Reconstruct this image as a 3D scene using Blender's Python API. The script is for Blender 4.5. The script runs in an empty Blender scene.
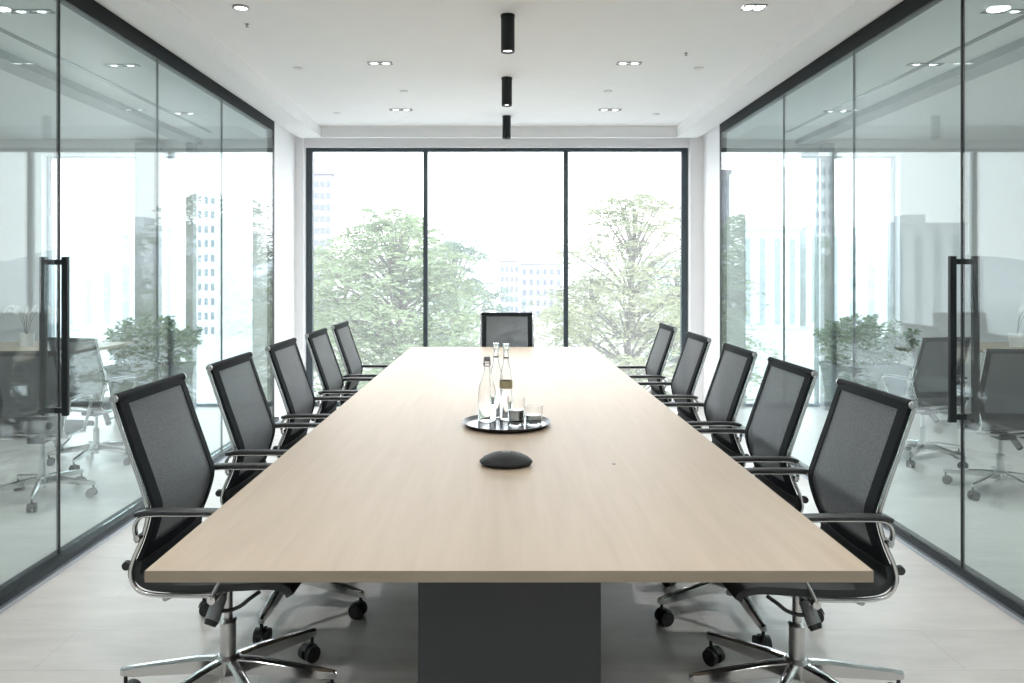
import bpy, bmesh, math, random
from mathutils import Vector, Matrix
import numpy as np
random.seed(7); RNG = np.random.default_rng(7)
SC = bpy.context.scene
C = SC.collection
PI = math.pi

# ------------------------------------------------------------------ camera, light, exposure
F = 736.0; CX = 499.0; CY = 273.0; HC = 1.36
cd = bpy.data.cameras.new('camera'); cam = bpy.data.objects.new('camera', cd); C.objects.link(cam)
cd.sensor_width = 36; cd.lens = F/1024*36
cd.shift_x = (512-CX)/1024; cd.shift_y = -(341.5-CY)/1024
cd.clip_end = 2000; cd.clip_start = .05
cam.location = (0, 0, HC); cam.rotation_euler = (PI/2, 0, 0)
SC.camera = cam
w = bpy.data.worlds.new('sky'); SC.world = w; w.use_nodes = True
wn = w.node_tree; bg = wn.nodes['Background']
tc = wn.nodes.new('ShaderNodeTexCoord'); sp = wn.nodes.new('ShaderNodeSeparateXYZ')
rp = wn.nodes.new('ShaderNodeValToRGB')
rp.color_ramp.elements[0].position = 0.0; rp.color_ramp.elements[0].color = (.95, .97, 1, 1)
rp.color_ramp.elements[1].position = .9; rp.color_ramp.elements[1].color = (.80, .90, 1, 1)
wn.links.new(tc.outputs['Generated'], sp.inputs[0]); wn.links.new(sp.outputs['Z'], rp.inputs[0])
wn.links.new(rp.outputs[0], bg.inputs['Color']); bg.inputs['Strength'].default_value = 4.2
sd = bpy.data.lights.new('sun', 'SUN'); sd.energy = 3.0; sd.angle = .6; sd.color = (1, .97, .92)
sun = bpy.data.objects.new('sun', sd); C.objects.link(sun); sun.rotation_euler = (math.radians(50), 0, math.radians(25))
DOWNLIGHT_W = 11.0
SC.view_settings.view_transform = 'Standard'; SC.view_settings.look = 'None'
SC.view_settings.exposure = 0.40; SC.view_settings.gamma = 1; SC.view_settings.use_curve_mapping = False
SC.cycles.max_bounces = 10; SC.cycles.transparent_max_bounces = 24; SC.cycles.glossy_bounces = 6
SC.cycles.transmission_bounces = 8; SC.cycles.diffuse_bounces = 5
SC.cycles.caustics_reflective = False; SC.cycles.caustics_refractive = False
SC.cycles.sample_clamp_indirect = 6

# ------------------------------------------------------------------ materials
def mat(name, col, rough=.5, metal=0, spec=.5, noise=0, nscale=8, stretch=(1,1,1), bump=0, bscale=60, coat=0, coord='Object', **kw):
    m = bpy.data.materials.new(name); m.use_nodes = True
    nt = m.node_tree; b = nt.nodes['Principled BSDF']
    b.inputs['Base Color'].default_value = (*col, 1); b.inputs['Roughness'].default_value = rough
    b.inputs['Metallic'].default_value = metal; b.inputs['Specular IOR Level'].default_value = spec
    b.inputs['Coat Weight'].default_value = coat; b.inputs['Coat Roughness'].default_value = .15
    for k, v in kw.items(): b.inputs[k.replace('_', ' ')].default_value = v
    t = nt.nodes.new('ShaderNodeTexCoord'); mp = nt.nodes.new('ShaderNodeMapping')
    nt.links.new(t.outputs[coord], mp.inputs[0]); mp.inputs['Scale'].default_value = stretch
    if noise or True:
        n = nt.nodes.new('ShaderNodeTexNoise'); n.inputs['Scale'].default_value = nscale; n.inputs['Detail'].default_value = 6
        nt.links.new(mp.outputs[0], n.inputs['Vector'])
        r = nt.nodes.new('ShaderNodeValToRGB')
        a = max(noise, .01)
        r.color_ramp.elements[0].position = .3; r.color_ramp.elements[1].position = .7
        r.color_ramp.elements[0].color = (*[c*(1-a) for c in col], 1); r.color_ramp.elements[1].color = (*[min(1, c*(1+a)) for c in col], 1)
        nt.links.new(n.outputs['Fac'], r.inputs[0]); nt.links.new(r.outputs[0], b.inputs['Base Color'])
    if bump:
        n2 = nt.nodes.new('ShaderNodeTexNoise'); n2.inputs['Scale'].default_value = bscale
        nt.links.new(mp.outputs[0], n2.inputs['Vector'])
        bp = nt.nodes.new('ShaderNodeBump'); bp.inputs['Strength'].default_value = bump; bp.inputs['Distance'].default_value = .002
        nt.links.new(n2.outputs['Fac'], bp.inputs['Height']); nt.links.new(bp.outputs[0], b.inputs['Normal'])
    return m

def emis(name, col, s):
    m = bpy.data.materials.new(name); m.use_nodes = True; nt = m.node_tree
    nt.nodes.clear(); o = nt.nodes.new('ShaderNodeOutputMaterial'); e = nt.nodes.new('ShaderNodeEmission')
    e.inputs[0].default_value = (*col, 1); e.inputs[1].default_value = s; nt.links.new(e.outputs[0], o.inputs[0]); return m

def sheet_glass(name, tint, r0=.045, veil=0.0, gain=1.0, rough=0.0):
    """flat architectural glass: straight-through tinted, Schlick reflection on each face, optional milky veil imitating haze"""
    m = bpy.data.materials.new(name); m.use_nodes = True; nt = m.node_tree; nt.nodes.clear(); N = nt.nodes.new; L = nt.links.new
    o = N('ShaderNodeOutputMaterial'); tr = N('ShaderNodeBsdfTransparent'); tr.inputs[0].default_value = (*tint, 1)
    gl = N('ShaderNodeBsdfGlossy'); gl.inputs['Color'].default_value = (.96, 1, 1, 1); gl.inputs['Roughness'].default_value = rough
    lw = N('ShaderNodeLayerWeight'); lw.inputs['Blend'].default_value = .5
    pw = N('ShaderNodeMath'); pw.operation = 'POWER'; L(lw.outputs['Facing'], pw.inputs[0]); pw.inputs[1].default_value = 5
    ml = N('ShaderNodeMath'); ml.operation = 'MULTIPLY_ADD'; L(pw.outputs[0], ml.inputs[0]); ml.inputs[1].default_value = (1-r0)*gain; ml.inputs[2].default_value = r0
    mx = N('ShaderNodeMixShader'); L(ml.outputs[0], mx.inputs[0]); L(gl.outputs[0], mx.inputs[2])
    if veil:
        tl = N('ShaderNodeBsdfTranslucent'); tl.inputs[0].default_value = (1, 1, 1, 1)
        df = N('ShaderNodeBsdfDiffuse'); df.inputs[0].default_value = (.9, .95, .95, 1)
        m2 = N('ShaderNodeMixShader'); m2.inputs[0].default_value = .5; L(tl.outputs[0], m2.inputs[1]); L(df.outputs[0], m2.inputs[2])
        m3 = N('ShaderNodeMixShader'); m3.inputs[0].default_value = veil; L(tr.outputs[0], m3.inputs[1]); L(m2.outputs[0], m3.inputs[2])
        L(m3.outputs[0], mx.inputs[1])
    else: L(tr.outputs[0], mx.inputs[1])
    L(mx.outputs[0], o.inputs[0]); return m

M = {}
M['wall'] = mat('white plaster', (.90, .90, .91), .7, bump=.05)
M['ceil'] = mat('ceiling paint', (.90, .90, .905), .8, bump=.03)
M['soffit'] = mat('soffit paint', (.90, .905, .915), .75, bump=.03)
M['black'] = mat('black anodised', (.013, .017, .019), .45, spec=.3)
M['frame'] = mat('window frame grey', (.065, .085, .10), .4, metal=.3)
M['alu'] = mat('brushed aluminium', (.55, .60, .65), .3, metal=.9)
M['chrome'] = mat('polished aluminium', (.66, .66, .66), .14, metal=1)
M['chrome2'] = mat('satin aluminium', (.62, .62, .62), .28, metal=1)
M['plastic'] = mat('black plastic', (.018, .02, .021), .4, bump=.1)
M['rubber'] = mat('caster rubber', (.015, .015, .016), .45)
M['leather'] = mat('black seat fabric', (.016, .019, .021), .55, bump=.2, bscale=400)
M['border'] = mat('black binding', (.013, .016, .018), .8, spec=.15, bump=.2, bscale=500)
M['plinth'] = mat('charcoal laminate', (.028, .034, .038), .45)
M['pot'] = mat('grey planter', (.07, .09, .105), .6, noise=.1)
M['soil'] = mat('soil', (.05, .04, .03), .9, noise=.4, nscale=40)
M['leaf'] = mat('planter leaf', (.085, .15, .08), .5, noise=.4, nscale=4)
M['stem'] = mat('plant stem', (.12, .11, .07), .8)
M['bark'] = mat('bark', (.13, .12, .11), .9, noise=.3, nscale=6)
M['tower'] = mat('tower concrete', (.21, .20, .23), .8, noise=.05)
M['bldg'] = mat('pale concrete', (.55, .56, .58), .8, noise=.05)
M['bldg2'] = mat('lavender concrete', (.245, .25, .28), .8, noise=.05)
M['bglass2'] = mat('pale far window glass', (.30, .33, .37), .3)
M['bglass'] = mat('far window glass', (.11, .13, .17), .3)
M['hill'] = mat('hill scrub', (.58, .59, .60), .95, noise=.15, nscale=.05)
M['ground'] = mat('street paving', (.42, .43, .42), .9, noise=.15, nscale=.08)
M['lens'] = emis('lamp lens', (1, .98, .95), 6)
M['lensdim'] = emis('dim lamp lens', (1, .98, .95), 1.6)
M['white'] = mat('white enamel', (.80, .80, .80), .4)
M['grey'] = mat('grey metal', (.3, .31, .32), .4, metal=.4)
M['pglass'] = sheet_glass('partition glass', (.815, .88, .88), .055, veil=.05)
M['wglass'] = sheet_glass('window glass', (.985, .995, .99), .03, veil=.075)  # milky veil in the pane imitates the pale haze outdoors
M['wglass2'] = sheet_glass('side room window glass', (.97, .985, .98), .03, veil=.05)
M['edge'] = mat('glass edge seal', (.10, .14, .15), .3)
M['traysurf'] = mat('tray top', (.30, .32, .34), .12, metal=.6)
M['tray'] = mat('tray rim', (.03, .033, .035), .3)
M['amber'] = mat('amber label', (.50, .42, .26), .4)
M['phone'] = mat('matt black shell', (.02, .022, .023), .5, spec=.25)
M['petal'] = mat('white petal', (.85, .85, .84), .6)

def mat_leaf(name, col):
    m = bpy.data.materials.new(name); m.use_nodes = True; nt = m.node_tree; nt.nodes.clear(); N = nt.nodes.new; L = nt.links.new
    o = N('ShaderNodeOutputMaterial'); d = N('ShaderNodeBsdfDiffuse'); t = N('ShaderNodeBsdfTranslucent'); mx = N('ShaderNodeMixShader'); mx.inputs[0].default_value = .45
    tc = N('ShaderNodeTexCoord'); n = N('ShaderNodeTexNoise'); n.inputs['Scale'].default_value = .9; n.inputs['Detail'].default_value = 5
    r = N('ShaderNodeValToRGB'); r.color_ramp.elements[0].position = .35; r.color_ramp.elements[1].position = .65
    r.color_ramp.elements[0].color = (*[c*.75 for c in col], 1); r.color_ramp.elements[1].color = (*[c*1.3 for c in col], 1)
    L(tc.outputs['Object'], n.inputs[0]); L(n.outputs['Fac'], r.inputs[0]); L(r.outputs[0], d.inputs[0]); L(r.outputs[0], t.inputs[0])
    L(d.outputs[0], mx.inputs[1]); L(t.outputs[0], mx.inputs[2]); L(mx.outputs[0], o.inputs[0]); return m
M['treeleaf'] = mat_leaf('tree leaves', (.21, .26, .165))
M['treeleaf2'] = mat_leaf('pale tree leaves', (.265, .285, .19))
M['treeleaf3'] = mat_leaf('blue green leaves', (.175, .23, .19))
M['leaf'] = mat_leaf('planter leaves', (.20, .30, .17))

def mat_mesh():
    m = bpy.data.materials.new('open mesh fabric'); m.use_nodes = True; nt = m.node_tree; N = nt.nodes.new; L = nt.links.new
    b = nt.nodes['Principled BSDF']; b.inputs['Base Color'].default_value = (.085, .092, .098, 1); b.inputs['Roughness'].default_value = .6
    tc = N('ShaderNodeTexCoord'); n = N('ShaderNodeTexNoise'); n.inputs['Scale'].default_value = 350
    L(tc.outputs['Object'], n.inputs[0])
    r = N('ShaderNodeValToRGB'); r.color_ramp.elements[0].position = .4; r.color_ramp.elements[1].position = .6
    r.color_ramp.elements[0].color = (.065, .070, .076, 1); r.color_ramp.elements[1].color = (.14, .149, .158, 1)
    L(n.outputs['Fac'], r.inputs[0]); L(r.outputs[0], b.inputs['Base Color'])
    tr = N('ShaderNodeBsdfTransparent'); mx = N('ShaderNodeMixShader'); mx.inputs[0].default_value = .22
    L(b.outputs[0], mx.inputs[1]); L(tr.outputs[0], mx.inputs[2]); L(mx.outputs[0], nt.nodes['Material Output'].inputs[0]); return m
M['mesh'] = mat_mesh()

def mat_wood():
    m = bpy.data.materials.new('birch veneer'); m.use_nodes = True; nt = m.node_tree; N = nt.nodes.new; L = nt.links.new
    b = nt.nodes['Principled BSDF']; b.inputs['Roughness'].default_value = .45; b.inputs['Specular IOR Level'].default_value = .5
    tc = N('ShaderNodeTexCoord'); mp = N('ShaderNodeMapping'); mp.inputs['Scale'].default_value = (9, .7, 9)
    L(tc.outputs['Object'], mp.inputs[0])
    n = N('ShaderNodeTexNoise'); n.inputs['Scale'].default_value = 3; n.inputs['Detail'].default_value = 8; n.inputs['Distortion'].default_value = .6
    L(mp.outputs[0], n.inputs[0])
    r = N('ShaderNodeValToRGB'); r.color_ramp.elements[0].position = .25; r.color_ramp.elements[1].position = .75
    r.color_ramp.elements[0].color = (.375, .295, .212, 1); r.color_ramp.elements[1].color = (.43, .345, .257, 1)
    L(n.outputs['Fac'], r.inputs[0]); L(r.outputs[0], b.inputs['Base Color'])
    bp = N('ShaderNodeBump'); bp.inputs['Strength'].default_value = .03; L(n.outputs['Fac'], bp.inputs['Height']); L(bp.outputs[0], b.inputs['Normal'])
    return m
M['wood'] = mat_wood()
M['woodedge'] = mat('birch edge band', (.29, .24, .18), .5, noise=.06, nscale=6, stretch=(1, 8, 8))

def mat_floor():
    m = bpy.data.materials.new('pale stone planks'); m.use_nodes = True; nt = m.node_tree; N = nt.nodes.new; L = nt.links.new
    b = nt.nodes['Principled BSDF']; b.inputs['Specular IOR Level'].default_value = .45
    tc = N('ShaderNodeTexCoord'); mp = N('ShaderNodeMapping'); mp.inputs['Scale'].default_value = (1.2, 5, 1)
    L(tc.outputs['Object'], mp.inputs[0])
    n = N('ShaderNodeTexNoise'); n.inputs['Scale'].default_value = 2.2; n.inputs['Detail'].default_value = 9; n.inputs['Roughness'].default_value = .62; n.inputs['Distortion'].default_value = .4
    L(mp.outputs[0], n.inputs[0])
    r = N('ShaderNodeValToRGB'); r.color_ramp.elements[0].position = .28; r.color_ramp.elements[1].position = .72
    r.color_ramp.elements[0].color = (.53, .507, .48, 1); r.color_ramp.elements[1].color = (.665, .638, .608, 1)
    L(n.outputs['Fac'], r.inputs[0])
    br = N('ShaderNodeTexBrick'); br.inputs['Scale'].default_value = 1; br.inputs['Brick Width'].default_value = 1.6; br.inputs['Row Height'].default_value = .28
    br.inputs['Mortar Size'].default_value = .003; br.inputs['Color1'].default_value = (1, 1, 1, 1); br.inputs['Color2'].default_value = (.97, .97, .97, 1); br.inputs['Mortar'].default_value = (.88, .88, .88, 1)
    L(tc.outputs['Object'], br.inputs[0])
    mu = N('ShaderNodeMixRGB'); mu.blend_type = 'MULTIPLY'; mu.inputs[0].default_value = 1
    L(r.outputs[0], mu.inputs[1]); L(br.outputs['Color'], mu.inputs[2]); L(mu.outputs[0], b.inputs['Base Color'])
    r2 = N('ShaderNodeMapRange'); r2.inputs['To Min'].default_value = .22; r2.inputs['To Max'].default_value = .42; L(n.outputs['Fac'], r2.inputs[0]); L(r2.outputs[0], b.inputs['Roughness'])
    bp = N('ShaderNodeBump'); bp.inputs['Strength'].default_value = .08; bp.inputs['Distance'].default_value = .004; L(n.outputs['Fac'], bp.inputs['Height']); L(bp.outputs[0], b.inputs['Normal'])
    return m
M['floor'] = mat_floor()

def mat_clear(name, col=(1, 1, 1)):
    m = bpy.data.materials.new(name); m.use_nodes = True; nt = m.node_tree; b = nt.nodes['Principled BSDF']
    b.inputs['Base Color'].default_value = (*col, 1); b.inputs['Roughness'].default_value = .0; b.inputs['Transmission Weight'].default_value = 1; b.inputs['IOR'].default_value = 1.45
    tc = nt.nodes.new('ShaderNodeTexCoord'); n = nt.nodes.new('ShaderNodeTexNoise'); n.inputs['Scale'].default_value = 3
    bp = nt.nodes.new('ShaderNodeBump'); bp.inputs['Strength'].default_value = .02
    nt.links.new(tc.outputs['Object'], n.inputs[0]); nt.links.new(n.outputs['Fac'], bp.inputs['Height']); nt.links.new(bp.outputs[0], b.inputs['Normal'])
    return m
M['clear'] = mat_clear('clear glass'); M['water'] = mat_clear('dark drink', (.22, .24, .25))

# ------------------------------------------------------------------ mesh helpers
def obj(name, bm, m, parent=None, smooth=False, loc=None):
    me = bpy.data.meshes.new(name); bmesh.ops.recalc_face_normals(bm, faces=bm.faces); bm.to_mesh(me); bm.free()
    for mm in (m if isinstance(m, (list, tuple)) else [m]): me.materials.append(mm)
    if smooth:
        for p in me.polygons: p.use_smooth = True
        try: me.set_sharp_from_angle(angle=math.radians(40))
        except Exception: pass
    o = bpy.data.objects.new(name, me); C.objects.link(o)
    if parent: o.parent = parent
    if loc is not None: o.location = loc
    return o
def empty(name, loc=(0, 0, 0), rz=0):
    o = bpy.data.objects.new(name, None); C.objects.link(o); o.location = loc; o.rotation_euler = (0, 0, rz); o.empty_display_size = .1; return o
def tag(o, label, cat, group=None, kind=None):
    o['label'] = label; o['category'] = cat
    if group: o['group'] = group
    if kind: o['kind'] = kind
    return o
def struct(o): o['kind'] = 'structure'; return o
def box(bm, x0, x1, y0, y1, z0, z1, bev=0):
    r = bmesh.ops.create_cube(bm, size=1); vs = r['verts']
    for v in vs:
        v.co = Vector((x0+(v.co.x+.5)*(x1-x0), y0+(v.co.y+.5)*(y1-y0), z0+(v.co.z+.5)*(z1-z0)))
    if bev:
        es = list({e for v in vs for e in v.link_edges}); bmesh.ops.bevel(bm, geom=es, offset=bev, segments=2, affect='EDGES', profile=.7)
    return bm
def boxes(*bs, bev=0):
    bm = bmesh.new()
    for b in bs: box(bm, *b, bev=bev)
    return bm
def cyl(bm, p, q, r0, r1=None, n=20, cap=True):
    p = Vector(p); q = Vector(q); r1 = r0 if r1 is None else r1
    a = (q-p).normalized(); u = a.orthogonal().normalized(); v = a.cross(u)
    A = [bm.verts.new(p+(u*math.cos(t)+v*math.sin(t))*r0) for t in [2*PI*i/n for i in range(n)]]
    B = [bm.verts.new(q+(u*math.cos(t)+v*math.sin(t))*r1) for t in [2*PI*i/n for i in range(n)]]
    for i in range(n): bm.faces.new((A[i], A[(i+1) % n], B[(i+1) % n], B[i]))
    if cap: bm.faces.new(A[::-1]); bm.faces.new(B)
    return bm
def lathe(bm, prof, c=(0, 0, 0), n=32):
    c = Vector(c); rings = []
    for r, z in prof:
        if r < 1e-5: rings.append([bm.verts.new(c+Vector((0, 0, z)))])
        else: rings.append([bm.verts.new(c+Vector((r*math.cos(2*PI*i/n), r*math.sin(2*PI*i/n), z))) for i in range(n)])
    for a, b in zip(rings, rings[1:]):
        for i in range(n):
            j = (i+1) % n
            if len(a) == 1 and len(b) == 1: continue
            if len(a) == 1: bm.faces.new((a[0], b[i], b[j]))
            elif len(b) == 1: bm.faces.new((a[i], a[j], b[0]))
            else: bm.faces.new((a[i], a[j], b[j], b[i]))
    return bm
def smooth_path(pts, n=8):
    P = [Vector(p) for p in pts]; P = [2*P[0]-P[1]]+P+[2*P[-1]-P[-2]]; out = []
    for i in range(1, len(P)-2):
        p0, p1, p2, p3 = P[i-1:i+3]
        for k in range(n):
            t = k/n
            out.append(.5*((2*p1)+(p2-p0)*t+(2*p0-5*p1+4*p2-p3)*t*t+(3*p1-p0-3*p2+p3)*t**3))
    out.append(P[-2]); return out
def sweep(bm, path, sec, side=Vector((0, 1, 0)), closed_ends=True):
    """sweep a closed section (list of (a,b)): a along 'side', b along the in-plane normal"""
    rings = []; side = Vector(side).normalized()
    for i, p in enumerate(path):
        t = (path[min(i+1, len(path)-1)]-path[max(i-1, 0)]).normalized()
        s = (side-t*side.dot(t)).normalized(); nrm = t.cross(s)
        rings.append([bm.verts.new(p+s*a+nrm*b) for a, b in sec])
    m = len(sec)
    for A, B in zip(rings, rings[1:]):
        for i in range(m): bm.faces.new((A[i], A[(i+1) % m], B[(i+1) % m], B[i]))
    if closed_ends: bm.faces.new(rings[0][::-1]); bm.faces.new(rings[-1])
    return bm
def circ(r, n=12, sx=1, sy=1): return [(r*sx*math.cos(2*PI*i/n), r*sy*math.sin(2*PI*i/n)) for i in range(n)]
def rrect(a, b, r=.002):
    return [(a-r, -b), (a, -b+r), (a, b-r), (a-r, b), (-a+r, b), (-a, b-r), (-a, -b+r), (-a+r, -b)]
def raw_mesh(name, verts, faces, m, parent=None):
    me = bpy.data.meshes.new(name); me.from_pydata(verts, [], faces); me.update(); me.materials.append(m)
    o = bpy.data.objects.new(name, me); C.objects.link(o)
    if parent: o.parent = parent
    return o
def copy_tree(o, parent=None):
    c = o.copy(); C.objects.link(c); c.parent = parent
    for ch in [k for k in C.objects if k.parent == o]: copy_tree(ch, c)
    return c

# ------------------------------------------------------------------ room shell
XW = 2.05; ZS = 2.70; ZC = 2.81; YB = 7.40; YW = 7.56; Y0 = -3.2; XA = 6.6
BOTY = 6.72; ZR = 2.650
struct(obj('floor', boxes((-XA, XA, Y0, YW+.06, -.2, 0)), M['floor']))
# slab above everything
struct(obj('ceiling', boxes((-1.756, 1.756, Y0, 7.27, ZC, ZC+.1)), M['ceil']))
def soff(name, s):
    bm = bmesh.new()
    a, b = sorted((s*1.756, s*1.97)); box(bm, a, b, Y0, 7.27, ZS, ZC+.1)
    a, b = sorted((s*1.97, s*(XW-.03))); box(bm, a, b, Y0, YB, ZS+.030, ZC+.1)
    a, b = sorted((s*(XW-.03), s*(XW+.08))); box(bm, a, b, Y0, YB, ZS+.042, ZC+.1)
    struct(obj(name, bm, M['soffit']))
soff('trim_1', -1); soff('trim_2', 1)
# strip over the window: downstand edge then blind pocket then header
struct(obj('trim_3', boxes((-1.97, 1.97, 7.27, 7.30, ZS, ZC+.1)), M['soffit']))
struct(obj('trim_4', boxes((-2.05, 2.05, 7.30, YW+.06, ZC, ZC+.1)), M['soffit']))
ZF = HC+124*YW/F      # top of window frame
WX0 = -1.965; WX1 = 1.925
struct(obj('wall_back', boxes((-2.13, WX0, YB, YW+.06, 0, ZC), (WX1, 2.13, YB, YW+.06, 0, ZC), (WX0, WX1, YW-.12, YW+.06, ZF, ZC)), M['wall']))
struct(obj('wall_left', boxes((-2.13, -2.05, BOTY, YB, 0, ZC)), M['wall']))
struct(obj('wall_right', boxes((2.05, 2.13, BOTY+.12, YB, 0, ZC)), M['wall']))
struct(obj('wall_front', boxes((-XA, XA, Y0-.1, Y0, 0, ZC)), M['wall']))

# main window: frame, mullions, panes
def window(name, x0, x1, z0, z1, y, mull, fw=.045, glass='wglass', fm='frame', dep=.06):
    r = struct(empty(name, (0, 0, 0)))
    xs = [x0]+mull+[x1]
    obj('frame', boxes((x0, x0+fw*1.4, y, y+dep, z0, z1), (x1-fw*1.4, x1, y, y+dep, z0, z1), (x0+fw*1.4, x1-fw*1.4, y, y+dep, z1-fw*.75, z1), (x0+fw*1.4, x1-fw*1.4, y, y+dep, z0, z0+fw)), M[fm], r)
    for m_ in mull: obj('mullion', boxes((m_-fw/2, m_+fw/2, y+.002, y+dep-.002, z0+fw, z1-fw*.75)), M[fm], r)
    for a, b in zip(xs, xs[1:]):
        obj('pane', boxes((a+(fw*1.4 if a == x0 else fw/2), b-(fw*1.4 if b == x1 else fw/2), y+.025, y+.035, z0+fw, z1-fw*.75)), M[glass], r)
    return r
window('window_1', WX0, WX1, .0, ZF, YW-.06, [(426-CX)*YW/F, (565.5-CX)*YW/F])

# glass partitions with black rails
def partition(s, ys, yend, base):
    rail = lambda z0, z1, a=.0, b=.05: (min(s*(XW+a), s*(XW+b)), max(s*(XW+a), s*(XW+b)), Y0, yend, z0, z1)
    n = 5 if s < 0 else 10
    struct(obj('trim_%d' % n, boxes(rail(ZR, ZS+.042), (rail(0, .047, -.042, .05) if s < 0 else rail(0, .05, -.005, .05))), M['black']))
    struct(obj('trim_%d' % (n+1), boxes((*sorted((s*(XW-(.042 if s < 0 else .005)), s*(XW-(.062 if s < 0 else .025)))), Y0, yend, 0, .018)), M['alu']))
    struct(obj('trim_%d' % (n+2), boxes((min(s*XW, s*(XW+.05)), max(s*XW, s*(XW+.05)), yend-.05, yend, .05, ZR)), M['black']))
    g0, g1 = sorted((s*(XW+.001), s*(XW+.013)))
    k = base
    yy = ys+[yend-.05]
    for a, b in zip(yy, yy[1:]):      # fixed panes beyond the door
        r = struct(empty('window_%d' % k)); k += 1
        obj('pane', boxes((g0, g1, a+.003, b-.003, .05, ZR)), M['pglass'], r)
        q = .005 if a == ys[0] else .001
        obj('seal', boxes((g0-.001, g1+.001, a-q, a+(.003 if a == ys[0] else .001), .05, ZR)), M['black' if a == ys[0] else 'edge'], r)
    # glass door on the near side of the dark joint
    d = struct(empty('door_%d' % (1 if s < 0 else 2)))
    y1 = ys[0]-.012; y0 = y1-1.0
    obj('door_leaf', boxes((g0, g1, y0, y1, .055, ZR-.006)), M['pglass'], d)
    yh = ys[0]-.035 if s < 0 else ys[0]-.012
    for side, xo in ((-1, XW-.046), (1, XW+.056)):
        xh = s*xo
        h = boxes((xh-.014, xh+.014, yh-.010, yh+.010, .70, 1.435), bev=.003)
        for z in (.725, 1.41):
            xi = s*(XW+.001) if side < 0 else s*(XW+.013)
            a, b = sorted((xh, xi)); box(h, a, b, yh-.009, yh+.009, z-.012, z+.012)
        obj('handle', h, M['black'], d)
    r = struct(empty('window_%d' % k))
    obj('pane', boxes((g0, g1, Y0+.01, y0-.006, .05, ZR)), M['pglass'], r)
partition(-1, [3.437, 4.43, 5.457], BOTY, 2)
partition(1, [3.266, 4.262, 5.312], BOTY+.12, 6)

# adjoining rooms
def side_room(s, wx, wn):
    nm = 'left' if s < 0 else 'right'
    A = s*(XW+.08); B = s*XA; lo, hi = min(A, B), max(A, B)
    struct(obj('ceiling_%s' % nm, boxes((lo, hi, Y0, YW+.06, ZS, ZS+.1)), M['ceil']))
    struct(obj('wall_far_%s' % nm, boxes((min(B, B+s*.1), max(B, B+s*.1), Y0, YW+.06, 0, ZS)), M['wall']))
    xa, xb = sorted((s*wx[0], s*wx[1]))
    zt = HC+116*YW/F
    struct(obj('wall_facade_%s' % nm, boxes((lo if s < 0 else 2.13, xa, YB+.0, YW+.06, 0, ZS), (xb, -2.13 if s < 0 else hi, YB, YW+.06, 0, ZS), (xa, xb, YB, YW+.06, zt, ZS)), M['wall']))
    window('window_%d' % wn, xa, xb, .0, zt, YW-.06, [s*(wx[0]+wx[1])/2], glass='wglass2', fw=.03, fm='alu')
    # ceiling slot and dropped beam
    a, b = sorted((s*2.72, s*2.76)); struct(obj('trim_%d' % (wn+10), boxes((a, b, Y0, 7.0, ZS-.004, ZS)), M['grey']))
    a, b = sorted((s*2.98, s*3.16)); struct(obj('trim_%d' % (wn+12), boxes((a, b, Y0, YB, ZS-.05, ZS)), M['bldg']))
side_room(-1, (2.47, 4.60), 10)
side_room(1, (2.47, 4.03), 11)
def column(name, x0, x1, y0, y1, lab, grp=None):
    tag(obj(name, boxes((x0, x1, y0, y1, 0, ZS-.05), bev=.004), M['bldg']), lab, 'column', grp)
column('square_column', -3.60, -3.38, 7.27, 7.38, 'wide grey square column behind the left glass wall, right behind the planter')
column('square_column', -3.10, -3.03, 7.28, 7.38, 'slim grey square column behind the left glass wall, close to its window')
column('square_column', 3.22, 3.32, 7.28, 7.38, 'pale grey square column behind the right glass wall, splitting the window view')

# ------------------------------------------------------------------ table
TX0, TX1, TY0, TY1, TZ = -.738, .780, 1.532, 6.17, .74
TCX = (TX0+TX1)/2
tb = empty('conference_table', (TCX, (TY0+TY1)/2, 0)); tag(tb, 'long pale birch conference table on a charcoal plinth in the middle of the room', 'table')
hl = (TY1-TY0)/2; hw = (TX1-TX0)/2
bm = boxes((-hw, hw, -hl, hl, TZ-.0245, TZ), bev=.0012)
top = obj('tabletop', bm, [M['wood'], M['woodedge']], tb)
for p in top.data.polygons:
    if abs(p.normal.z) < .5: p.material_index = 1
obj('plinth', boxes(((418-CX)*1.9/F-TCX, (601-CX)*1.9/F-TCX, 1.9-3.851, 5.75-3.851, 0, TZ-.0245), bev=.002), M['plinth'], tb)

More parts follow.
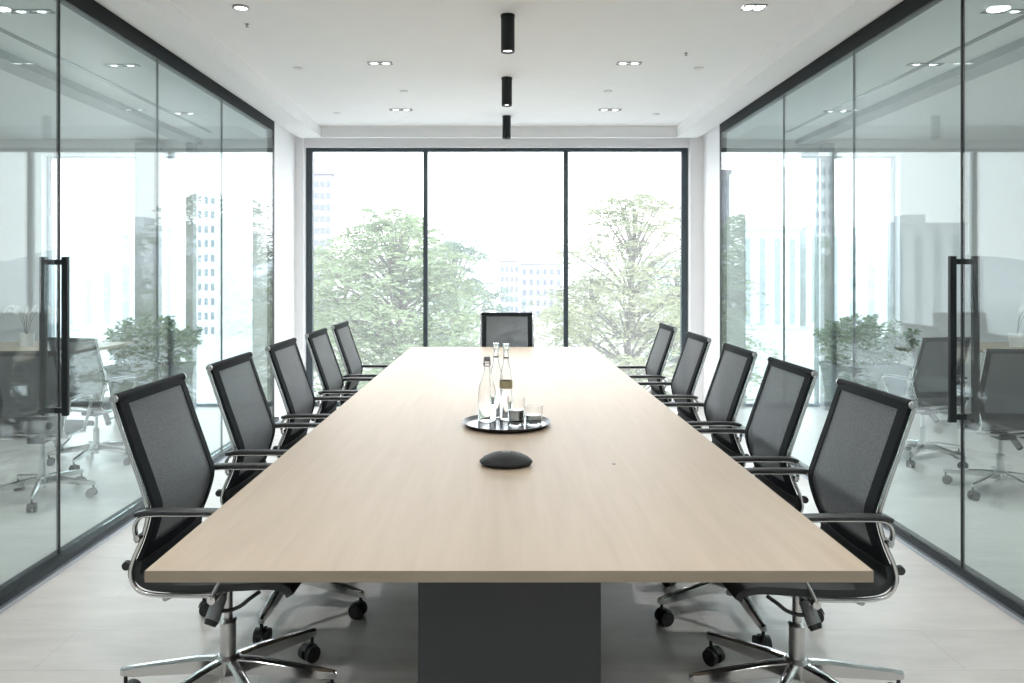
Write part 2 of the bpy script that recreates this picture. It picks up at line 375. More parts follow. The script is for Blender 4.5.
# ------------------------------------------------------------------ chair
HWC = .22            # half width of the sling
def make_chair(ky=-1):
    r = empty('office_chair')
    back = smooth_path([(-.240, 0, 1.0), (-.194, 0, .865), (-.150, 0, .74), (-.133, 0, .675), (-.150, 0, .60), (-.176, 0, .535)], 6)
    low = smooth_path([(-.176, 0, .535), (-.182, 0, .495), (-.155, 0, .466), (-.10, 0, .456), (0, 0, .454), (.12, 0, .460), (.20, 0, .463), (.245, 0, .452), (.258, 0, .434)], 6)
    def strip(path, y0, y1, th, ny=6, sag=.012):
        bm = bmesh.new(); G = []
        for i, p in enumerate(path):
            t = (path[min(i+1, len(path)-1)]-path[max(i-1, 0)]).normalized(); nrm = Vector((-t.z, 0, t.x))
            if nrm.x < 0 and i < len(path): nrm = nrm
            rowA = []; rowB = []
            for j in range(ny+1):
                y = y0+(y1-y0)*j/ny; dz = -sag*(1-(y/HWC)**2)
                q = p+Vector((0, y, 0))+nrm*dz*(-1)
                rowA.append(bm.verts.new(q+nrm*th/2)); rowB.append(bm.verts.new(q-nrm*th/2))
            G.append((rowA, rowB))
        for (A, B), (A2, B2) in zip(G, G[1:]):
            for j in range(ny):
                bm.faces.new((A[j], A[j+1], A2[j+1], A2[j])); bm.faces.new((B[j], B2[j], B2[j+1], B[j+1]))
            bm.faces.new((A[0], A2[0], B2[0], B[0])); bm.faces.new((A[-1], B[-1], B2[-1], A2[-1]))
        for A, B in (G[0], G[-1]):
            for j in range(ny): bm.faces.new((A[j], B[j], B[j+1], A[j+1]))
        return bm
    bw = .040
    br = obj('backrest', strip(back[:-3], -HWC+bw, HWC-bw, .005), M['mesh'], r, True)
    bb = strip(back, -HWC, -HWC+bw, .011, 2)
    for src in (strip(back, HWC-bw, HWC, .011, 2), strip(back[:2], -HWC+bw, HWC-bw, .011, 6), strip(back[-5:], -HWC+bw, HWC-bw, .011, 6)):
        me = bpy.data.meshes.new('t'); src.to_mesh(me); src.free(); bb.from_mesh(me); bpy.data.meshes.remove(me)
    obj('backrest_border', bb, M['border'], br, True)
    obj('seat', strip(low, -HWC, HWC, .022), M['leather'], r, True)
    # top rail
    tr = bmesh.new(); cyl(tr, (-.242, -HWC-.004, 1.0), (-.242, HWC+.004, 1.0), .0135)
    tro = obj('top_rail', tr, M['border'], r, True)
    for s in (-1, 1):
        e = bmesh.new(); cyl(e, (-.242, s*(HWC+.004), 1.0), (-.242, s*(HWC+.013), 1.0), .0118); cyl(e, (-.242, s*(HWC+.013), 1.0), (-.242, s*(HWC+.016), 1.0), .007)
        obj('end_cap', e, M['chrome2'], tro, True)
    # side frames
    fr = smooth_path([(-.246, 0, .992), (-.203, 0, .865), (-.160, 0, .74), (-.144, 0, .675), (-.162, 0, .60), (-.187, 0, .54), (-.194, 0, .495), (-.172, 0, .455), (-.12, 0, .441), (-.04, 0, .439), (.055, 0, .440)], 5)
    for s in (-1, 1):
        p = [v+Vector((0, s*(HWC+.008), 0)) for v in fr]
        f = sweep(bmesh.new(), p, circ(.0072, 12, 1.0, .9))
        obj('side_frame', f, M['chrome'], r, True)
        # armrest loop
        y = s*(HWC+.028)
        ap = smooth_path([(-.164, y, .60), (-.172, y, .640), (-.158, y, .668), (-.13, y, .676), (-.05, y, .677), (.06, y, .676), (.125, y, .668), (.15, y, .645), (.135, y, .60), (.085, y, .52), (.05, y, .455), (.045, y-s*.01, .43)], 6)
        am = sweep(bmesh.new(), ap, circ(.0085, 12, 1.3, .7))
        cyl(am, (-.164, s*(HWC+.004), .612), (-.164, y+s*.010, .612), .009)
        cyl(am, (.045, s*(HWC), .436), (.045, y+s*.006, .436), .012)
        ao = obj('armrest', am, M['chrome'], r, True)
        pd = smooth_path([(-.168, y, .678), (-.13, y, .686), (-.05, y, .687), (.06, y, .686), (.118, y, .681)], 5)
        obj('arm_pad', sweep(bmesh.new(), pd, rrect(.016, .006, .004)), M['plastic'], ao, True)
        kb = bmesh.new(); cyl(kb, (-.205, s*(HWC+.002), .525), (-.205, s*(HWC+.014), .525), .014, .012); cyl(kb, (-.195, s*(HWC-.004), .525), (-.200, s*(HWC+.008), .525), .006)
        obj('side_knob', kb, M['plastic'], r, True)
    # cross bars and tilt mechanism
    cb = bmesh.new()
    for x, z in ((.045, .428), (-.10, .428)):
        sweep(cb, smooth_path([(x, -HWC, z), (x*.8, -.1, z-.012), (x*.6, 0, z-.018), (x*.8, .1, z-.012), (x, HWC, z)], 4), circ(.009, 10), side=Vector((0, 0, 1)))
    obj('crossbar', cb, M['chrome2'], r, True)
    tm = boxes((-.10, .09, -.05, .05, .385, .418), bev=.008); box(tm, -.05, .13, -.03, .03, .372, .39, bev=.005)
    tmo = obj('tilt_mechanism', tm, M['plastic'], r, True)
    kn = bmesh.new(); cyl(kn, (.01, ky*.06, .40), (.008, ky*.085, .375), .014, .018); cyl(kn, (.008, ky*.085, .375), (-.004, ky*.12, .318), .021, .022); 
    obj('tension_knob', kn, M['grey'], tmo, True)
    kc = bmesh.new(); cyl(kc, (-.004, ky*.12, .318), (-.008, ky*.128, .306), .0225, .017); obj('knob_cap', kc, M['plastic'], tmo, True)
    lv = sweep(bmesh.new(), smooth_path([(-.005, ky*.10, .34), (.04, ky*.11, .343), (.08, ky*.12, .36), (.11, ky*.13, .385), (.14, ky*.12, .405)], 5), circ(.006, 8))
    obj('lever', lv, M['plastic'], tmo, True)
    cl = bmesh.new(); cyl(cl, (0, 0, .26), (0, 0, .385), .014); cyl(cl, (0, 0, .14), (0, 0, .262), .0245); cyl(cl, (0, 0, .262), (0, 0, .272), .028, .02)
    obj('gas_column', cl, M['chrome2'], r, True)
    hb = bmesh.new(); lathe(hb, [(0, .07), (.022, .07), (.022, .098), (.036, .10), (.040, .148), (.03, .158), (0, .158)], n=24)
    obj('base_hub', hb, M['chrome2'], r, True)
    return r
def leg_mesh():
    bm = bmesh.new(); rings = []
    for x, w_, z0, z1 in ((.02, .021, .100, .152), (.10, .019, .100, .146), (.20, .016, .092, .130), (.30, .013, .083, .114), (.335, .011, .082, .108), (.345, .007, .085, .104)):
        rings.append([bm.verts.new((x, y, z)) for y, z in ((-w_, z0), (-w_*.9, z1-.006), (-w_*.35, z1), (w_*.35, z1), (w_*.9, z1-.006), (w_, z0))])
    for A, B in zip(rings, rings[1:]):
        for i in range(6): bm.faces.new((A[i], A[(i+1) % 6], B[(i+1) % 6], B[i]))
    bm.faces.new(rings[0]); bm.faces.new(rings[-1])
    bmesh.ops.bevel(bm, geom=[e for e in bm.edges if abs((e.verts[0].co-e.verts[1].co).x) > .02], offset=.002, segments=1, affect='EDGES')
    return bm
def caster_mesh():
    bm = bmesh.new(); x = .330
    for y in (-.018, .018):
        y0 = y-.009; y1 = y+.009
        cyl(bm, (x-.012, y0, .0285), (x-.012, y1, .0285), .028, n=20); cyl(bm, (x-.012, y0-.002, .0285), (x-.012, y1+.002, .0285), .016, n=14)
    cyl(bm, (x-.012, -.02, .0285), (x-.012, .02, .0285), .008, n=10)
    # hood over the wheels
    pr = [(x-.012+.031*math.cos(a), 0, .0285+.031*math.sin(a)) for a in [math.radians(10+i*20) for i in range(8)]]
    sweep(bm, [Vector(p) for p in pr], rrect(.010, .002, .001))
    cyl(bm, (x, 0, .05), (x, 0, .09), .006, n=10)
    return bm
protos = {}
for ky in (-1, 1):
    proto = make_chair(ky); protos[ky] = [proto, True]
    legproto = obj('base_leg', leg_mesh(), M['chrome'], proto)
    casterproto = obj('caster', caster_mesh(), M['rubber'], legproto, True)
    for i in range(4):
        l = legproto.copy(); C.objects.link(l); c_ = casterproto.copy(); C.objects.link(c_); c_.parent = l
def set_legs(o, angs):
    L_ = [k for k in C.objects if k.parent == o and k.name.startswith('base_leg')]
    for l, a in zip(L_, angs): l.rotation_euler = (0, 0, math.radians(a))
NEAR = [178, -1, 53, -52, -124]; REG = [-20, 52, 124, 196, 268]
HXL = -.857; HXR = .935
LD = [2.108, 2.80, 3.505, 4.217, 4.877]; RD = [2.09, 2.74, 3.38, 4.11, 4.9]
ords = ['nearest the camera', 'second from the camera', 'in the middle of the row', 'fourth from the camera', 'nearest the window']
def place(x, y, rz, lab, grp, angs, ky=-1, s=1):
    p = protos[ky]; o = p[0] if p[1] else copy_tree(p[0]); p[1] = False; o.scale = (s, s, s)
    o.location = (x, y, 0); o.rotation_euler = (0, 0, rz)
    tag(o, lab, 'chair', grp); set_legs(o, angs); return o
for i, d in enumerate(LD):
    o = place(HXL, d+HWC, 0, 'black mesh office chair left of the table, %s' % ords[i], 'chairs along the left side of the table', NEAR if i == 0 else REG)
for i, d in enumerate(RD):
    o = place(HXR, d+HWC, PI, 'black mesh office chair right of the table, %s' % ords[i], 'chairs along the right side of the table', [-a for a in NEAR] if i == 0 else [-a for a in REG], 1, .985)
place(507.0/1*0+((507-CX)*6.45/F), 6.22, -PI/2, 'black mesh office chair alone at the far head of the table', None, [a+40 for a in REG])

# furniture of the adjoining rooms
place(-2.76, 4.45, PI/2+.1, 'dark office chair behind the left glass wall, nearer one', 'chairs in the adjoining rooms', REG, -1, .9)
place(-2.90, 5.30, PI/2-.25, 'dark office chair behind the left glass wall, farther one', 'chairs in the adjoining rooms', REG, -1, .9)
place(3.10, 4.55, PI/2-.1, 'dark office chair behind the right glass wall, nearer one', 'chairs in the adjoining rooms', REG, -1, .9)
place(3.08, 5.35, PI/2+.2, 'dark office chair behind the right glass wall, farther one', 'chairs in the adjoining rooms', REG, -1, .9)
def side_table(x0, x1, y0, y1, lab):
    o = empty('meeting_table', ((x0+x1)/2, (y0+y1)/2, 0)); tag(o, lab, 'table', 'tables in the adjoining rooms')
    a = (x1-x0)/2; b = (y1-y0)/2
    obj('tabletop', boxes((-a, a, -b, b, .715, .74), bev=.002), M['wood'], o)
    obj('plinth', boxes((-a*.6, a*.6, -b*.5, b*.5, 0, .715)), M['plinth'], o)
side_table(-5.8, -3.30, 5.85, 6.65, 'pale birch table seen dimly behind the left glass wall')
side_table(3.90, 5.9, 5.75, 6.6, 'pale birch table seen dimly behind the right glass wall')
def orchid(x, y, lab, seed):
    rnd = random.Random(seed); o = empty('potted_orchid', (x, y, .7405)); tag(o, lab, 'potted plant', 'white orchids in the adjoining rooms')
    obj('pot', lathe(bmesh.new(), [(0, 0), (.05, 0), (.062, .11), (.056, .11), (.05, .09), (0, .09)], n=24), M['white'], o, True)
    st = bmesh.new(); V = []; Fc = []
    for k in range(5):
        a = rnd.uniform(0, 2*PI); P = smooth_path([(0, 0, .08), (.05*math.cos(a), .05*math.sin(a), .25), (.13*math.cos(a), .13*math.sin(a), .33), (.18*math.cos(a), .18*math.sin(a), .29)], 6)
        sweep(st, P, circ(.002, 5))
        for p in P[8:]:
            for j in range(5):
                b = 2*PI*j/5; u = Vector((math.cos(b), .3, math.sin(b)))*.022; v = Vector((math.cos(b+.6), .3, math.sin(b+.6)))*.018; w_ = Vector((math.cos(b-.6), .3, math.sin(b-.6)))*.018; n = len(V); V += [p, p+v, p+u*1.3, p+w_]; Fc.append((n, n+1, n+2, n+3))
    obj('stems', st, M['stem'], o); raw_mesh('flowers', V, Fc, M['petal'], o)
orchid(-3.98, 6.2, 'white potted orchid on the table behind the left glass wall', 1)
orchid(4.36, 6.2, 'white potted orchid on the table behind the right glass wall', 2)

# ------------------------------------------------------------------ things on the table
t = empty('serving_tray', ((506.5-CX)*3.0/F, 3.0, TZ)); tag(t, 'round black serving tray on the table carrying bottles and tumblers', 'tray')
obj('tray_rim', lathe(bmesh.new(), [(0, 0), (.155, 0), (.178, .014), (.180, .018), (.176, .018), (.165, .008), (.155, .005), (0, .005)], n=64), M['tray'], t, True)
obj('tray_surface', lathe(bmesh.new(), [(0, .0052), (.158, .0052), (.158, .0072), (0, .0072)], n=64), M['traysurf'], t, True)
TT = TZ+.0074
def bottle(x, y, prof, lab, stop, h, amber=False, rs=.012):
    b = empty('glass_bottle', (x, y, TT)); tag(b, lab, 'bottle', 'bottles on the tray')
    outer = prof; inner = [(max(r-.003, 0.004), z+(.004 if i == 0 else 0)) for i, (r, z) in enumerate(prof)]
    obj('bottle_body', lathe(bmesh.new(), [(0, 0)]+outer+inner[::-1]+[(0, inner[0][1])], n=32), M['clear'], b, True)
    if stop == 'swing':
        bm = bmesh.new(); cyl(bm, (0, 0, h-.004), (0, 0, h+.016), .0125, .011); cyl(bm, (-.016, 0, h-.012), (.016, 0, h-.012), .0022, n=8)
        for s in (-1, 1): cyl(bm, (s*.015, 0, h-.022), (s*.012, 0, h+.012), .0015, n=6)
        cyl(bm, (0, 0, h-.025), (0, 0, h-.021), .0145)
        obj('stopper', bm, M['grey'], b, True)
    else:
        bm = bmesh.new(); lathe(bm, [(0, h-.01), (.008, h-.01), (.008, h+.004), (.0135, h+.006), (.0135, h+.03), (0, h+.03)], n=20)
        obj('stopper', bm, M['clear'], b, True)
        obj('stopper_ring', cyl(bmesh.new(), (0, 0, h-.03), (0, 0, h-.024), rs), M['grey'], b, True)
    if amber:
        obj('label_band', lathe(bmesh.new(), [(rs*0+.0265, .13), (.0265, .162), (.0275, .162), (.0275, .13), (.0265, .13)], n=32), M['amber'], b, True)
    return b
p1 = [(.036, 0), (.038, .004), (.038, .11), (.034, .14), (.022, .175), (.014, .205), (.0125, .235), (.0135, .25)]
p2 = [(.024, 0), (.026, .004), (.026, .16), (.022, .20), (.013, .235), (.011, .28), (.012, .295)]
TXc = t.location.x
bottle((487-CX)*3.06/F, 3.06, p1, 'wide clear glass bottle with swing stopper, front left on the tray', 'swing', .25)
bottle((496-CX)*3.13/F, 3.125, p2, 'slim tall clear bottle behind the wide bottle on the tray', 'glass', .285)
bottle((506-CX)*3.11/F, 3.09, p2, 'slim tall clear bottle with an amber band, rearmost right on the tray', 'glass', .285, True)
def tumbler(x, y, r, h, fill, lab):
    g = empty('drinking_glass', (x, y, TT)); tag(g, lab, 'glass', 'tumblers on the tray')
    obj('tumbler', lathe(bmesh.new(), [(0, 0), (r*.86, 0), (r*.9, .003), (r, h), (r-.002, h), (r*.9-.003, .010), (0, .010)], n=36), M['clear'], g, True)
    obj('drink', lathe(bmesh.new(), [(0, .0105), (r*.9-.0038, .0105), (r-.0045-(r*.1)*(1-fill), h*fill), (0, h*fill)], n=36), M['water'], g, True)
    rg = bmesh.new(); lathe(rg, [(r*.88, .012), (r*.9+.001, .014), (r*.9+.001, .017), (r*.88, .017), (r*.88, .012)], n=36)  # solid grey ring imitates the dark refraction ring low in the glass
    obj('refraction_ring', rg, M['grey'], g, True)
tumbler((516-CX)*2.98/F, 2.965, .036, .115, .55, 'taller clear tumbler of water standing at the tray centre')
tumbler((533.5-CX)*3.0/F, 2.985, .037, .078, .5, 'short clear tumbler at the right end of the tray')
sp_ = empty('conference_speakerphone', ((506-CX)*2.38/F, 2.38, TZ)); tag(sp_, 'low black oval speakerphone on the table in front of the tray', 'speakerphone')
b_ = bmesh.new(); lathe(b_, [(0, 0), (.070, 0), (.080, .004), (.086, .011), (.085, .015), (.072, .026), (.05, .036), (.025, .0415), (0, .043)], n=48)
for v in b_.verts: v.co.y *= .78
obj('speaker_body', b_, M['phone'], sp_, True)
b_ = bmesh.new(); lathe(b_, [(.010, .0428), (.013, .0428), (.013, .0434), (.010, .0434), (.010, .0428)], n=20); cyl(b_, (0, .0, .042), (0, 0, .0445), .003)
obj('button', b_, M['grey'], sp_, True)
tag(obj('cable_grommet', cyl(bmesh.new(), (0, 0, 0), (0, 0, .002), .006), M['grey'], loc=((614-CX)*F*.62/(464-CY)/F, F*.62/(464-CY), TZ)), 'tiny dark round grommet set in the tabletop right of the speakerphone', 'grommet')

# ------------------------------------------------------------------ ceiling lamps
def dl_light(parent, loc, power, size=.09, spread=150):
    ld = bpy.data.lights.new('downlight_lamp', 'AREA'); ld.shape = 'DISK'; ld.size = size; ld.energy = power; ld.spread = math.radians(spread); ld.color = (1, .985, .97)
    lo = bpy.data.objects.new('downlight_lamp', ld); C.objects.link(lo); lo.parent = parent; lo.location = loc; return lo
for i, (px, y) in enumerate(((507.8, 4.14), (506.8, 5.47), (506.6, 6.80))):
    x = (px-CX)*y/F
    o = empty('ceiling_spotlight', (x, y, ZC)); tag(o, 'black cylinder spotlight on the ceiling, %s' % ('nearest of the three in line', 'middle one of the three in line', 'farthest of the three, next to the window')[i], 'ceiling light', 'black cylinder spotlights above the table')
    bm = lathe(bmesh.new(), [(0, 0), (.041, 0), (.041, -.012), (.0385, -.014), (.0385, -.208), (.033, -.208), (.031, -.19), (0, -.19)], n=32)
    obj('housing', bm, M['black'], o, True)
    obj('lens', lathe(bmesh.new(), [(0, -.1905), (.0305, -.1905), (.0305, -.196), (0, -.199)], n=24), M['lens'], o, True)
    dl_light(o, (0, 0, -.212), DOWNLIGHT_W*.4, .06, 120)
def round_dl(px, py, lab, r=.045, power=DOWNLIGHT_W, z=ZC, y=None, x=None):
    if y is None: y = F*(z-HC)/(CY-py); x = (px-CX)*y/F
    o = empty('round_downlight', (x, y, z)); tag(o, lab, 'ceiling light', 'round recessed downlights')
    obj('trim_ring', lathe(bmesh.new(), [(r*.75, -.001), (r, -.001), (r, -.007), (r*.8, -.010), (r*.75, -.006), (r*.75, -.001)], n=28), M['grey'], o, True)
    obj('lens', lathe(bmesh.new(), [(0, -.0015), (r*.74, -.0015), (r*.74, -.005), (0, -.005)], n=28), M['lens'], o, True)
    if power: dl_light(o, (0, 0, -.014), power, r*1.4)
round_dl(241, 7, 'round recessed downlight in the ceiling at upper left')
def slot_dl(px, py, lab, w_=.17, l_=.06, z=ZC, power=DOWNLIGHT_W*.5, y=None, x=None, dots=2):
    if y is None: y = F*(z-HC)/(CY-py); x = (px-CX)*y/F
    o = empty('recessed_downlight', (x, y, z)); tag(o, lab, 'ceiling light', 'rectangular recessed downlights')
    obj('trim_frame', boxes((-w_/2, w_/2, -l_/2, -l_/2+.008, -.006, 0), (-w_/2, w_/2, l_/2-.008, l_/2, -.006, 0), (-w_/2, -w_/2+.008, -l_/2+.008, l_/2-.008, -.006, 0), (w_/2-.008, w_/2, -l_/2+.008, l_/2-.008, -.006, 0), (-.005, .005, -l_/2+.008, l_/2-.008, -.005, 0)), M['grey'], o)
    for s in (-1, 1): obj('lens', cyl(bmesh.new(), (s*w_*.24, 0, -.0005), (s*w_*.24, 0, -.004), l_*.38), M['lens'], o, True)
    if power: dl_light(o, (0, 0, -.012), power, l_)
slot_dl(754, 7, 'bright rectangular recessed downlight in the ceiling at upper right', .12, .09, power=DOWNLIGHT_W)
slot_dl(380, 63, 'rectangular recessed downlight left of the nearest black spotlight')
slot_dl(629, 63, 'rectangular recessed downlight right of the nearest black spotlight')
slot_dl(401, 109.5, 'rectangular recessed downlight left of the farthest black spotlight', .2)
slot_dl(610, 109.5, 'rectangular recessed downlight right of the farthest black spotlight', .2)
def sensor(px, py, lab, r=.035, h=.012):
    y = F*(ZC-HC)/(CY-py); x = (px-CX)*y/F
    o = tag(obj('ceiling_detector', lathe(bmesh.new(), [(0, 0), (r, 0), (r, -h*.4), (r*.7, -h), (0, -h)], n=24), M['white'], None, True, (x, y, ZC)), lab, 'detector', 'small white ceiling detectors')
for a in ((298, 68, 'white round ceiling detector at left, level with the slot light'), (699, 68, 'white round ceiling detector at right, level with the slot light'),
          (404, 91, 'small flat white ceiling detector left of the middle spotlight'), (608, 91, 'small flat white ceiling detector right of the middle spotlight'),
          (337, 113, 'small white detector at the far left of the ceiling'), (656, 114, 'small white detector at the far right of the ceiling')): sensor(*a)
for px, py, lab in ((247, 24, 'tiny dark sprinkler dot behind the upper left downlight'), (686, 53, 'tiny dark sprinkler dot at the right of the ceiling')):
    y = F*(ZC-HC)/(CY-py); x = (px-CX)*y/F
    tag(obj('sprinkler_head', lathe(bmesh.new(), [(0, 0), (.012, 0), (.012, -.003), (.004, -.005), (.004, -.015), (.011, -.017), (0, -.018)], n=16), M['grey'], None, True, (x, y, ZC)), lab, 'sprinkler')
# unseen lamps added over and behind the camera to brighten the near floor
for k, (x, y) in enumerate(((-1.2, 1.2), (1.2, 1.2), (-1.2, -1.4), (1.2, -1.4))):
    round_dl(0, 0, 'added fill downlight %s the camera on the %s side, outside the picture' % ('above' if y > 0 else 'behind', 'left' if x < 0 else 'right'), y=y, x=x, power=DOWNLIGHT_W*1.5)
for s in (-1, 1):
    for k, (px, py) in enumerate((((31, 11), (122, 65), (184, 113)) if s < 0 else ((1005, 11), (925, 64), (837, 111)))):
        y = F*(ZS-HC)/(CY-py); x = (px-CX)*y/F
        slot_dl(0, 0, 'rectangular downlight seen through the %s glass wall, %s' % ('left' if s < 0 else 'right', ('nearest one', 'middle one', 'farthest one')[k]), .22, .05, z=ZS, y=y, x=x, power=DOWNLIGHT_W*.6)
    for x, y in ((4.6, 4.0), (4.6, .8)):  # unseen lamps added to brighten the adjoining rooms
        round_dl(0, 0, 'added fill downlight in the %s adjoining room, %s, outside the picture' % ('left' if s < 0 else 'right', 'halfway down' if y > 2 else 'near the camera'), y=y, x=s*x, z=ZS, power=DOWNLIGHT_W*2.6)

# ------------------------------------------------------------------ planters behind the glass
def planter(x, y, lab, seed):
    rnd = random.Random(seed)
    o = empty('planter', (x, y, 0)); tag(o, lab, 'potted plant', 'grey planters with leafy shrubs')
    bm = bmesh.new(); wt, wb, h, dp = .335, .27, .50, .18
    def ring(a, b, z): return [bm.verts.new((sx*a, sy*b, z)) for sx, sy in ((-1, -1), (1, -1), (1, 1), (-1, 1))]
    R = [ring(wb, dp*.8, 0), ring(wt, dp, h-.04), ring(wt+.012, dp+.012, h-.04), ring(wt+.012, dp+.012, h), ring(wt-.02, dp-.02, h), ring(wt-.03, dp-.03, h-.05)]
    for A, B in zip(R, R[1:]):
        for i in range(4): bm.faces.new((A[i], A[(i+1) % 4], B[(i+1) % 4], B[i]))
    bm.faces.new(R[0])
    obj('pot', bm, M['pot'], o)
    obj('soil', boxes((-wt+.035, wt-.035, -dp+.035, dp-.035, h-.08, h-.052)), M['soil'], o)
    V = []; Fc = []; st = bmesh.new()
    for k in range(66):
        bx = rnd.uniform(-.27, .27); by = rnd.uniform(-.12, .12); hx = bx*1.45+rnd.uniform(-.06, .06); hy = by*1.5; hh = h+rnd.uniform(.12, .46)-abs(hx)*.12
        P = smooth_path([(bx, by, h-.06), ((bx+hx)/2-.01, (by+hy)/2, (h+hh)/2+.03), (hx, hy, hh)], 6)
        sweep(st, P, circ(.003, 5))
        for i, p in enumerate(P[3:]):
            for _ in range(9):
                a = rnd.uniform(0, 2*PI); e = rnd.uniform(-.3, .9); d = Vector((math.cos(a)*math.cos(e), math.sin(a)*math.cos(e), math.sin(e)))
                s_ = d.cross(Vector((rnd.uniform(-1, 1), rnd.uniform(-1, 1), 1))).normalized(); L_ = rnd.uniform(.04, .08); q = p+d*.01; n = len(V)
                V += [q, q+d*L_*.5+s_*L_*.2, q+d*L_-Vector((0, 0, L_*.2)), q+d*L_*.5-s_*L_*.2]; Fc.append((n, n+1, n+2, n+3))
    raw_mesh('foliage', V, Fc, M['leaf'], o); obj('stems', st, M['stem'], o)
planter(-3.30, 6.98, 'grey planter with bushy green shrub behind the left glass wall', 3)
planter(3.47, 7.0, 'grey planter with bushy green shrub behind the right glass wall', 5)

# ------------------------------------------------------------------ outdoors
GZ = -7.0
struct(obj('terrain', boxes((-300, 300, YW+.6, 400, GZ-1, GZ)), M['ground']))
def tree(x, y, top, rad, m, lab, seed, pads=90, per=260, ls=.085, lean=0):
    rnd = random.Random(seed); rg = np.random.default_rng(seed)
    o = empty('leafy_tree', (x, y, GZ)); tag(o, lab, 'tree', 'trees outside the window')
    H = top-GZ; tb_ = bmesh.new(); centres = []
    trunk = smooth_path([(0, 0, -.2), (.1*lean, 0, H*.25), (.25*lean, .1, H*.5), (.1*lean, 0, H*.78), (0, 0, H*.96)], 5)
    def taper(path, r0, r1):
        rings = []
        for i, p in enumerate(path):
            t_ = (path[min(i+1, len(path)-1)]-path[max(i-1, 0)]).normalized(); u = t_.orthogonal().normalized(); v = t_.cross(u); r = r0+(r1-r0)*i/(len(path)-1)
            rings.append([tb_.verts.new(p+(u*math.cos(a)+v*math.sin(a))*r) for a in [2*PI*k/7 for k in range(7)]])
        for A, B in zip(rings, rings[1:]):
            for i in range(7): tb_.faces.new((A[i], A[(i+1) % 7], B[(i+1) % 7], B[i]))
    taper(trunk, .20, .02)
    for k in range(pads):
        f = .48+.52*rnd.random(); base = trunk[min(int(len(trunk)*f*.82), len(trunk)-1)]
        a = rnd.uniform(0, 2*PI); prof = math.sqrt(max(.015, 1-(max(0, f-.56)/.45)**2)); R_ = rad*prof*rnd.random()**.55*(1+.12*math.sin(3*a+seed))
        tip = Vector((math.cos(a)*R_, math.sin(a)*R_, H*f+rnd.uniform(-.3, .1)))
        if k % 2 == 0: taper(smooth_path([base, (base+tip)/2+Vector((0, 0, .05)), tip], 4), .045, .008)
        centres.append((tip, rnd.uniform(.35, .75)*(.6+.4*prof)))
    Vs = []
    for c, s in centres:
        n = int(per*s)
        p = rg.normal(size=(n, 3))*np.array([.62, .62, .09])*s; p[:, 2] -= .30*(p[:, 0]**2+p[:, 1]**2)/max(s, .1); p += np.array(c)
        d = rg.normal(size=(n, 3)); d /= np.linalg.norm(d, axis=1)[:, None]; d[:, 2] *= .5
        e = rg.normal(size=(n, 3)); e = np.cross(d, e); e /= np.linalg.norm(e, axis=1)[:, None]
        d[:, 2] *= .6; L_ = rg.uniform(.6, 1.4, size=(n, 1))*ls
        Vs.append(np.stack([p-d*L_, p+e*L_*.26, p+d*L_, p-e*L_*.26], axis=1).reshape(-1, 3))
    V = np.concatenate(Vs); nf = len(V)//4
    me = bpy.data.meshes.new('foliage'); me.vertices.add(len(V)); me.vertices.foreach_set('co', V.astype(np.float32).ravel())
    me.loops.add(nf*4); me.loops.foreach_set('vertex_index', np.arange(nf*4, dtype=np.int32)); me.polygons.add(nf)
    me.polygons.foreach_set('loop_start', np.arange(0, nf*4, 4, dtype=np.int32)); me.polygons.foreach_set('loop_total', np.full(nf, 4, dtype=np.int32))
    me.update(calc_edges=True); me.materials.append(m)
    fo = bpy.data.objects.new('foliage', me); C.objects.link(fo); fo.parent = o
    obj('trunk', tb_, M['bark'], o, True)
def at(px, d): return (px-CX)*d/F
def zt(py, d): return HC+(CY-py)*d/F
tree(at(392, 19), 19, zt(208, 19), 2.7, M['treeleaf'], 'large bushy green tree filling the left window pane', 11, 300, 230, lean=1)
tree(at(455, 27), 27, zt(238, 27), 2.4, M['treeleaf3'], 'rounded tree at the left of the middle window pane', 12, 190, 220)
tree(at(345, 31), 31, zt(246, 31), 3.2, M['treeleaf2'], 'lower pale tree at the far left of the window', 13, 160, 200)
tree(at(636, 20), 20, zt(192, 20), 3.0, M['treeleaf2'], 'tall layered pale green tree in the right window pane', 14, 230, 190, lean=-1)
tree(at(590, 26), 26, zt(268, 26), 2.0, M['treeleaf2'], 'low pale bush tree beside the right mullion', 15, 120, 200)
tree(at(676, 31), 31, zt(255, 31), 2.8, M['treeleaf3'], 'low tree at the far right of the right window pane', 16, 140, 200)
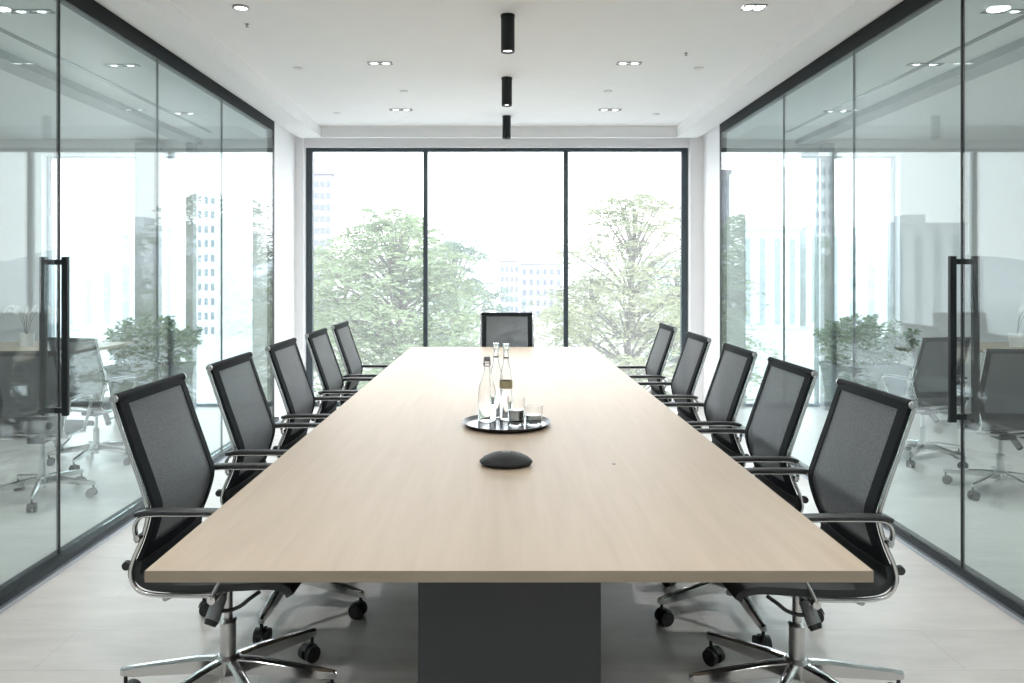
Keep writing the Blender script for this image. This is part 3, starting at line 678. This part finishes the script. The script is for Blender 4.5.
def building(px0, px1, ytop, d, dep, m, lab, nx, nz, roof=True, ww=.5, hh=.5):
    x0, x1 = at(px0, d), at(px1, d); H = zt(ytop, d)-GZ
    o = empty('office_block', ((x0+x1)/2, d, GZ)); tag(o, lab, 'building', 'buildings in the distance')
    hw_ = (x1-x0)/2; obj('walls', boxes((-hw_, hw_, 0, dep, 0, H)), m, o)
    obj('roof', boxes((-hw_-.2, hw_+.2, -.2, dep+.2, H, H+.5), (-hw_*.3, hw_*.2, dep*.3, dep*.6, H+.5, H+2)), m, o)
    cw = 2*hw_/nx; ch = (H-.5)/nz
    for i in range(nx):
        for k in range(nz):
            cx_ = -hw_+(i+.5)*cw; cz = (k+.5)*ch
            obj('window', boxes((cx_-cw*ww/2, cx_+cw*ww/2, -.08, .0, cz-ch*hh/2, cz+ch*hh/2)), M['bglass2' if nz == 1 else 'bglass'], o)
building(302, 331, 174, 90, 1.5, M['tower'], 'pale tower block at the left edge of the window', 5, 14, ww=.6, hh=.45)
building(500, 519, 261, 120, 10, M['bldg2'], 'square pale block in the middle pane, left of the pair', 4, 6)
building(521, 562, 264, 135, 4, M['bldg2'], 'wide pale block in the middle pane, right of the pair', 6, 5, ww=.4)
building(740, 800, 230, 110, 12, M['bldg'], 'pale block with tall window strips behind the right glass wall, left one', 4, 1, ww=.35, hh=.9)
building(806, 900, 228, 115, 12, M['bldg'], 'pale block with tall window strips behind the right glass wall, right one', 5, 1, ww=.35, hh=.9)
building(60, 135, 226, 110, 12, M['bldg'], 'pale block with tall window strips behind the left glass wall', 4, 1, ww=.35, hh=.9)
building(190, 216, 160, 95, 12, M['bldg'], 'pale tower seen through the left glass wall', 4, 12)
# distant hills
bm = bmesh.new(); n = 80; A = []; B = []
for i in range(n+1):
    x = -260+520*i/n; d = 260
    h = zt(252, d)+2.5*math.sin(i*.35)+1.5*math.sin(i*.9+1)+random.uniform(-.4, .4)
    A.append((bm.verts.new((x, d-60, GZ)), bm.verts.new((x, d, h)), bm.verts.new((x, d+60, GZ))))
for a, b in zip(A, A[1:]):
    bm.faces.new((a[0], b[0], b[1], a[1])); bm.faces.new((a[1], b[1], b[2], a[2]))
struct(obj('hills', bm, M['hill'], None, True))
